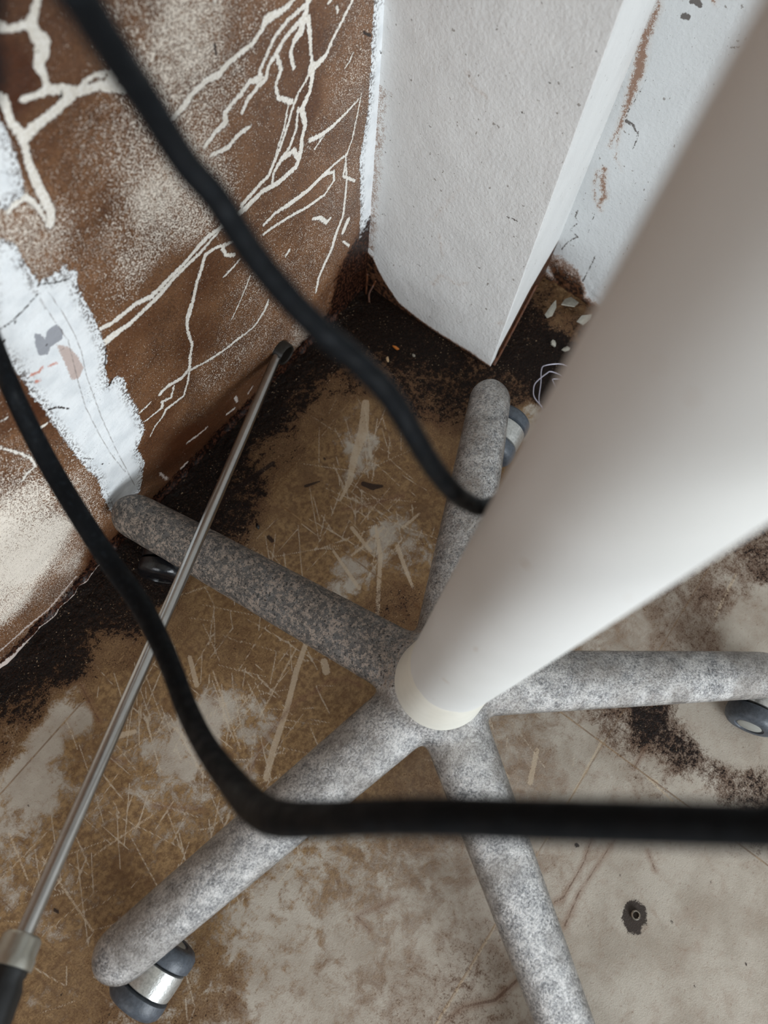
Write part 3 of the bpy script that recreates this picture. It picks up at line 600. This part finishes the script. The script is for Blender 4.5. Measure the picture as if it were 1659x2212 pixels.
AV, AF = [], []
for tip in TIPS:
    V, F = leg_loft(tip); o = len(AV); AV += V; AF += [tuple(i+o for i in f) for f in F]
V, F = lathe([(.001, .080), (.040, .080), (.0465, .088), (.0475, .104), (.0455, .116), (.040, .1235), (.001, .125)], (HX, HY, 0), (0, 0, 1), 64)
o = len(AV); AV += V; AF += [tuple(i+o for i in f) for f in F]
raw = mesh_obj('raw_base', AV, AF, None); fix_normals(raw)
r = raw.modifiers.new('r', 'REMESH'); r.mode = 'VOXEL'; r.voxel_size = .0017
s = raw.modifiers.new('s', 'SMOOTH'); s.iterations = 42; s.factor = .6
dg = bpy.context.evaluated_depsgraph_get(); dg.update()
ev = raw.evaluated_get(dg); me = bpy.data.meshes.new_from_object(ev)
nv = len(me.vertices); co = np.empty(nv*3, np.float32); me.vertices.foreach_get('co', co); co = co.reshape(-1, 3)
no = np.empty(nv*3, np.float32); me.vertices.foreach_get('normal', no); no = no.reshape(-1, 3)
polys = [tuple(p.vertices) for p in me.polygons]
bpy.data.objects.remove(raw)
PA = np.array([p if len(p) == 4 else p+(p[-1],) for p in polys])
cen = co[PA].mean(1); dx, dy = cen[:, 0]-HX, cen[:, 1]-HY
rr = np.hypot(dx, dy); an = np.arctan2(dy, dx)
ta = np.array([math.atan2(t[1]-HY, t[0]-HX) for t in TIPS])
who = np.argmin(np.abs((an[:, None]-ta[None]+math.pi) % (2*math.pi)-math.pi), 1)
who = np.where(rr < .062, 5, who)
DIRT = [.30, .85, .16, .10, .22]
leg_objs = []
for k in range(6):
    idx = np.where(who == k)[0]; used = np.unique(PA[idx]); mp = -np.ones(nv, int); mp[used] = np.arange(len(used))
    ob = mesh_obj('hub' if k == 5 else 'leg', co[used], [tuple(dict.fromkeys(mp[PA[i]])) for i in idx], M_CAST, chair)
    ob.data.normals_split_custom_set_from_vertices([tuple(map(float, v)) for v in no[used]])
    P_ = co[used]; r_ = np.hypot(P_[:, 0]-HX, P_[:, 1]-HY); a_ = np.arctan2(P_[:, 1]-HY, P_[:, 0]-HX)
    w_ = np.maximum(0, np.cos(a_[:, None]-ta[None]))**12
    dd = (w_*np.array(DIRT)).sum(1)/(w_.sum(1)+1e-6)
    f = np.clip(r_/.06, 0, 1); dd = dd*f+.3*(1-f)
    if k == 1: dd = dd+.25*np.clip((r_-.2)/.1, 0, 1)
    put(ob, 'dirt', dd)
    if k < 5: leg_objs.append(ob)
tag(leg_objs[1], 'darkest leg, black speckled, its end against the stained wall')

def arc_pts(c, r, a0, a1, n): return [(c[0]+r*math.cos(a), c[1]+r*math.sin(a)) for a in np.linspace(a0, a1, n)]
# casters: (centre, axle direction, swivel stem position, wheel material)
CAST = [((.388, .079, .0244), (.93, .13, 0), (.379, .101), M_WHEEL), ((.083, .262, .0244), (.80, .45, 0), (.083, .284), M_WHEELB),
        ((-.1815, .0345, .0244), (.97, .06, 0), (-.168, .0575), M_WHEEL), ((-.050, -.268, .0244), (.7, .7, 0), (-.035, -.251), M_WHEEL),
        ((.309, -.2655, .0244), (.93, .12, 0), (.304, -.236), M_WHEEL)]
for c, ax, st, wm in CAST:
    a = np.array(ax)/np.linalg.norm(ax); c = np.array(c)
    cs = mesh_obj('caster', *lathe([(.0045, .028), (.0055, .030), (.0055, .072)], (st[0], st[1], 0), (0, 0, 1), 24), M_CHROME, chair); sharp(cs)
    # hood between the wheels
    hp = [(.004, -.0106), (.0215, -.0106), (.0224, -.0100), (.0228, -.005), (.0229, 0), (.0228, .005), (.0224, .0100), (.0215, .0106), (.004, .0106)]
    hd = mesh_obj('hood', *lathe(hp, c, a, 48), M_HOOD if wm != M_WHEELB else M_WHEELB, cs); sharp(hd)
    # swivel housing from hood up to the stem
    top = np.array([st[0], st[1], .042]); V, F = tube([c+(top-c)*t for t in (0, .5, 1.0, 1.12)], [.0115, .0115, .011, .008], 20)
    sharp(mesh_obj('swivel_housing', V, F, wm, cs), 50)
    for sgn in (-1, 1):
        o0 = .0118; o1 = .0275
        wp = [(.004, o0), (.0215, o0), (.0234, o0+.0010), (.0238, (o0+o1)/2-.002), (.0230, o1-.0045), (.0200, o1-.0010), (.0165, o1), (.0130, o1), (.0125, o1-.0012), (.004, o1-.0012)]
        wh = mesh_obj('wheel', *lathe([(r, sgn*h) for r, h in wp], c, a, 56), wm, cs); sharp(wh, 40)
        dp = [(.0005, o1-.0004), (.0100, o1-.0004), (.0108, o1-.0010), (.0005, o1-.0014)]
        dsc = mesh_obj('wheel_disc', *lathe([(r, sgn*h) for r, h in dp], c, a, 40), M_HUBC if wm != M_WHEELB else wm, cs); sharp(dsc, 40)

# cream collar and white sleeve
cp = [(.029, .118), (.0366, .1185), (.0372, .1215), (.0368, .1240), (.0367, .1250), (.0316, .1940), (.0305, .1985), (.0300, .1990), (.029, .1980)]
collar = mesh_obj('collar', *lathe(cp, (HX, HY, 0), (0, 0, 1), 96, closed=True), M_COLLAR, chair); sharp(collar, 40)
tag(collar, 'cream plastic collar around the foot of the column')
def wob(i, a):
    if i not in (0, 1): return 0
    a = (a+math.pi) % (2*math.pi)-math.pi
    return .0006*math.sin(3*a+.5)+.0007*math.sin(7*a)+(.0022 if 1.2 < a < 2.2 else 0)
sp_ = [(.0304, .1985), (.0318, .1985)]+[(.0318+.0004*min(1, (z-.2)/.1), z) for z in np.linspace(.205, .88, 30)]+[(.0308, .88), (.0304, .205)]
sleeve = mesh_obj('column', *lathe(sp_, (HX, HY, 0), (0, 0, 1), 160, closed=True, wob=wob), M_SLEEVE, chair); sharp(sleeve, 60)
tag(sleeve, 'thick smooth white column sleeve')
core = mesh_obj('gas_lift', *lathe([(.014, .10), (.028, .10), (.028, .90), (.014, .90)], (HX, HY, 0), (0, 0, 1), 40), M_GRIP, chair); sharp(core)

# ------------------------------------------------------------------ cables
C1 = [(-.10, .08, 1.10), (.02, .10, .84), (.058, .114, .70), (0.0692, 0.1118, 0.6405), (0.0707, 0.1105, 0.6344), (0.0732, 0.1104, 0.6288), (0.0779, 0.1134, 0.617), (0.0847, 0.1153, 0.5983), (0.088, 0.1115, 0.5826), (0.0901, 0.1055, 0.5737), (0.0907, 0.0972, 0.5616), (0.0923, 0.0872, 0.5497), (0.0955, 0.0773, 0.5383), (0.0983, 0.0668, 0.5298), (0.1009, 0.0573, 0.5194), (0.1019, 0.0482, 0.5063), (0.1052, 0.0394, 0.4865), (0.1117, 0.031, 0.4637), (0.1226, 0.0254, 0.4380), (0.1345, 0.0205, 0.4170), (0.150, 0.014, 0.406), (0.164, -0.003, 0.412), (0.172, -0.012, 0.45), (0.176, -0.014, 0.53), (0.178, -0.014, 0.64), (0.18, -0.014, 0.75)]
p = catmull(C1, 8)
cable = mesh_obj('power_cable', *tube(p, .0038, 20), M_CABLE)
tag(cable, 'thick black cable sloping from the top left corner to behind the white column', 'cable')
C2 = [(0.0628, 0.1192, 0.6364, 0.00213), (0.0576, 0.1165, 0.6287, 0.00223), (0.0552, 0.1158, 0.6223, 0.00232), (0.0511, 0.1251, 0.6064, 0.00238), (0.0556, 0.1674, 0.5511, 0.00309), (0.0643, 0.2303, 0.4579, 0.00408), (0.0621, 0.2591, 0.3762, 0.00494), (0.0532, 0.2485, 0.3497, 0.00532), (0.0433, 0.2282, 0.3319, 0.00558), (0.0338, 0.2014, 0.3237, 0.00571), (0.0251, 0.1736, 0.3157, 0.00583), (0.0177, 0.1437, 0.3185, 0.00581), (0.0086, 0.1181, 0.3268, 0.00548), (0.0006, 0.0987, 0.3367, 0.00526), (-0.0082, 0.0782, 0.3514, 0.00519), (-0.0146, 0.0547, 0.3772, 0.00524), (-0.0172, 0.029, 0.4147, 0.00606), (-0.016, 0.0175, 0.4453, 0.00618), (-0.0125, 0.0093, 0.472, 0.00571), (-0.0051, -0.0003, 0.4943, 0.00507), (0.0033, -0.01, 0.5171, 0.00469), (0.0124, -0.0215, 0.5365, 0.00457), (0.0224, -0.0355, 0.5515, 0.00451), (0.0313, -0.0478, 0.5632, 0.00439), (0.0423, -0.0632, 0.5804, 0.00414), (0.048, -0.071, 0.5896, 0.00389)]
C2 = [(-.12, .12, 1.10, .0022), (.0, .12, .85, .0022), (.050, .119, .70, .0022)]+C2+[(.10, -.16, .655, .0032), (.25, -.50, .58, .0032), (.40, -.90, .30, .0032)]
p = catmull(C2, 8)
cable2 = mesh_obj('power_cable', *tube(p[:, :3], p[:, 3], 20, flat=1.0), M_CABLE)
tag(cable2, 'black cable hanging down the left side, bending, then crossing right over the chair legs', 'cable')

# ------------------------------------------------------------------ long rod with grip
tipp = np.array([.3154, .3155, .0408]); rend = np.array([-.1565, .0949, .2269])
dr = (rend-tipp)/np.linalg.norm(rend-tipp)
rod = empty('long_handled_tool', tuple(tipp))
tag(rod, 'thin silver metal rod with a black grip, slanting down to the brown wall', 'tool')
def child(name, V, F, mat, par, ang=40):
    V = [np.array(v)-tipp for v in V]
    return sharp(mesh_obj(name, V, F, mat, par), ang)
A0 = tipp+dr*.004
mid = [A0+dr*t for t in np.linspace(0, np.linalg.norm(rend-A0), 24)]
mid = np.array(mid); mid[:, 2] -= .004*np.sin(np.linspace(0, math.pi, 24))
child('shaft', *tube(mid, np.linspace(.0050, .0048, 24), 24), M_CHROME, rod)
child('ferrule', *lathe([(.0040, -.001), (.0092, 0), (.0108, .002), (.0110, .010), (.0118, .011), (.0118, .0165), (.008, .017)], rend, dr, 40), M_NICKEL, rod)
child('grip', *lathe([(.0085, .016), (.0105, .0165), (.0108, .019), (.0100, .021), (.0122, .026), (.0135, .045), (.0140, .09), (.0125, .13), (.010, .145), (.003, .149)], rend, dr, 8), M_GRIP, rod, 50)
sock = mesh_obj('wall_socket', *lathe([(.0098, .002), (.0096, -.0075), (.0112, -.0085), (.0122, -.006), (.0120, .004), (.0098, .004)], (.3155, .314, .0412), (0, 1, 0), 40, closed=True), M_DARK)
sharp(sock, 50)
tag(sock, 'small round dark socket ring in the brown wall where the rod ends', 'socket')

# ------------------------------------------------------------------ small debris
def flake(name, x, y, z, sx, sy, th, mat, label, cat, group=None, n=6, tilt=.3, seed=0):
    r = random.Random(seed)
    ring_ = []
    for i in range(n):
        a = 2*math.pi*(i+r.uniform(-.25, .25))/n; k = r.uniform(.75, 1.15)
        ring_.append((sx*k*math.cos(a), sy*k*math.sin(a)))
    V = [(a, b, th*.5+r.uniform(-.1, .1)*th) for a, b in ring_]+[(a*.96, b*.96, -th*.5) for a, b in ring_]+[(0, 0, th*.9)]
    F = [(i, (i+1) % n, 2*n) for i in range(n)]+[(i, i+n, (i+1) % n+n, (i+1) % n) for i in range(n)]+[tuple(range(n, 2*n))[::-1]]
    o = mesh_obj(name, V, F, mat, smooth=False); fix_normals(o)
    o.location = (x, y, z); o.rotation_euler = (r.uniform(-tilt, tilt), r.uniform(-tilt, tilt), r.uniform(0, 3))
    tag(o, label, cat, group); return o
def splinter(pts, r, mat, label):
    o = mesh_obj('wood_splinter', *tube(catmull(pts, 6), r, 8, flat=.4), mat)
    tag(o, label, 'splinter')
M_SPL = simple('wet_wood', srgb(96, 54, 28), .5, 0, 500, .0006, var=.6, vscale=200)
splinter([(.456, .306, .001), (.4585, .308, .014), (.4605, .3095, .030)], .0014, M_SPL, 'brown wood splinter leaning in the corner left of the white column')
splinter([(.449, .296, .001), (.455, .301, .007), (.4635, .302, .012), (.4655, .3005, .020)], .0011, M_SPL, 'small curled orange-brown splinter by the lower left edge of the column')
splinter([(.470, .1365, .002), (.500, .1405, .014), (.535, .1455, .030), (.560, .1490, .044)], .0018, M_SPL, 'long peeled brown strip along the bright narrow side of the column')
G = 'paint flakes in the rotted corner'
flake('paint_flake', .592, .112, .0100, .0125, .0100, .0012, M_FLAKE, 'largest grey-white paint flake in the rotted corner beside the column', 'paint flake', G, 5, .5, 1)
flake('paint_flake', .571, .124, .0070, .0130, .0050, .0012, M_FLAKE, 'long pale paint flake left of the largest flake in the rotted corner', 'paint flake', G, 6, .4, 2)
flake('paint_flake', .586, .087, .0060, .0105, .0065, .0012, M_FLAKE, 'pale paint flake in the rotted corner, nearest the white column sleeve', 'paint flake', G, 5, .4, 3)
flake('paint_flake', .537, .099, .0035, .0048, .0036, .0022, M_FLAKE, 'small white chip on dark floor, left of a pair below the rotted corner', 'paint flake', G, 6, .4, 4)
flake('paint_flake', .540, .083, .0035, .0052, .0028, .0022, M_FLAKE, 'small white chip on dark floor, right of a pair below the rotted corner', 'paint flake', G, 6, .4, 5)
flake('wood_chip', .418, .235, .0030, .0045, .0016, .0016, M_ORANGE, 'tiny orange chip on the dark floor below the column', 'wood chip', None, 5, .3, 6)
flake('cream_crumb', .400, .2335, .0030, .0042, .0019, .0018, M_CREAM, 'tiny cream crumb on the dark floor, nearest the black cable', 'crumb', None, 7, .2, 7)
flake('white_crumb', .4225, .2135, .0030, .0024, .0016, .0018, M_FLAKE, 'tiny white crumb on the dark floor under the curved column edge', 'crumb', None, 6, .3, 8)

W1 = [(.5174, .0500, .004), (.5193, .0631, .006), (.5148, .0767, .009), (.5023, .0899, .008), (.4949, .0897, .007), (.4827, .082, .005), (.4658, .0736, .004), (.459, .068, .004), (.457, .0647, .006), (.4588, .0768, .010), (.4647, .0828, .013), (.4735, .0854, .014), (.4896, .0824, .014), (.4967, .0794, .013), (.5012, .0659, .011), (.4993, .0645, .009), (.4926, .0731, .009), (.4881, .0696, .010), (.480, .0572, .009), (.470, .045, .004)]
o = mesh_obj('thread_loop', *tube(catmull(W1, 5), .0007, 8), M_WIRE)
tag(o, 'crumpled loop of thin clear plastic thread lying on dark floor beside the column sleeve', 'thread')
W2 = [(.457, .0655, .005), (.4565, .0600, .004), (.4579, .0537, .003), (.458, .048, .002)]
V, F = tube(catmull(W2, 5), .0007, 8)
o = mesh_obj('thread_end', V, F, M_WIRE, None); o.name = 'thread_end'
o.parent = bpy.data.objects['thread_loop']

ey = mesh_obj('floor_eyelet', *lathe([(.0026, .0004), (.0026, .0024), (.0033, .0030), (.0041, .0022), (.0043, .0004)], (.0865, -.2680, 0), (0, 0, 1), 32, closed=True), M_EYELET)
sharp(ey, 60)
tag(ey, 'small metal eyelet ring set in a dark spot on the floor', 'eyelet')
blob = [(.1628, .2222, .0006), (.1612, .2200, .0014), (.1600, .2180, .0018), (.1590, .2165, .0006)]
o = mesh_obj('dirt_crumb', *tube(catmull(blob, 4), np.r_[np.linspace(.0006, .0018, 7), np.linspace(.0018, .0006, 6)], 10), M_GRIP)
tag(o, 'black comma-shaped crumb on brown floor between two chair legs', 'crumb')
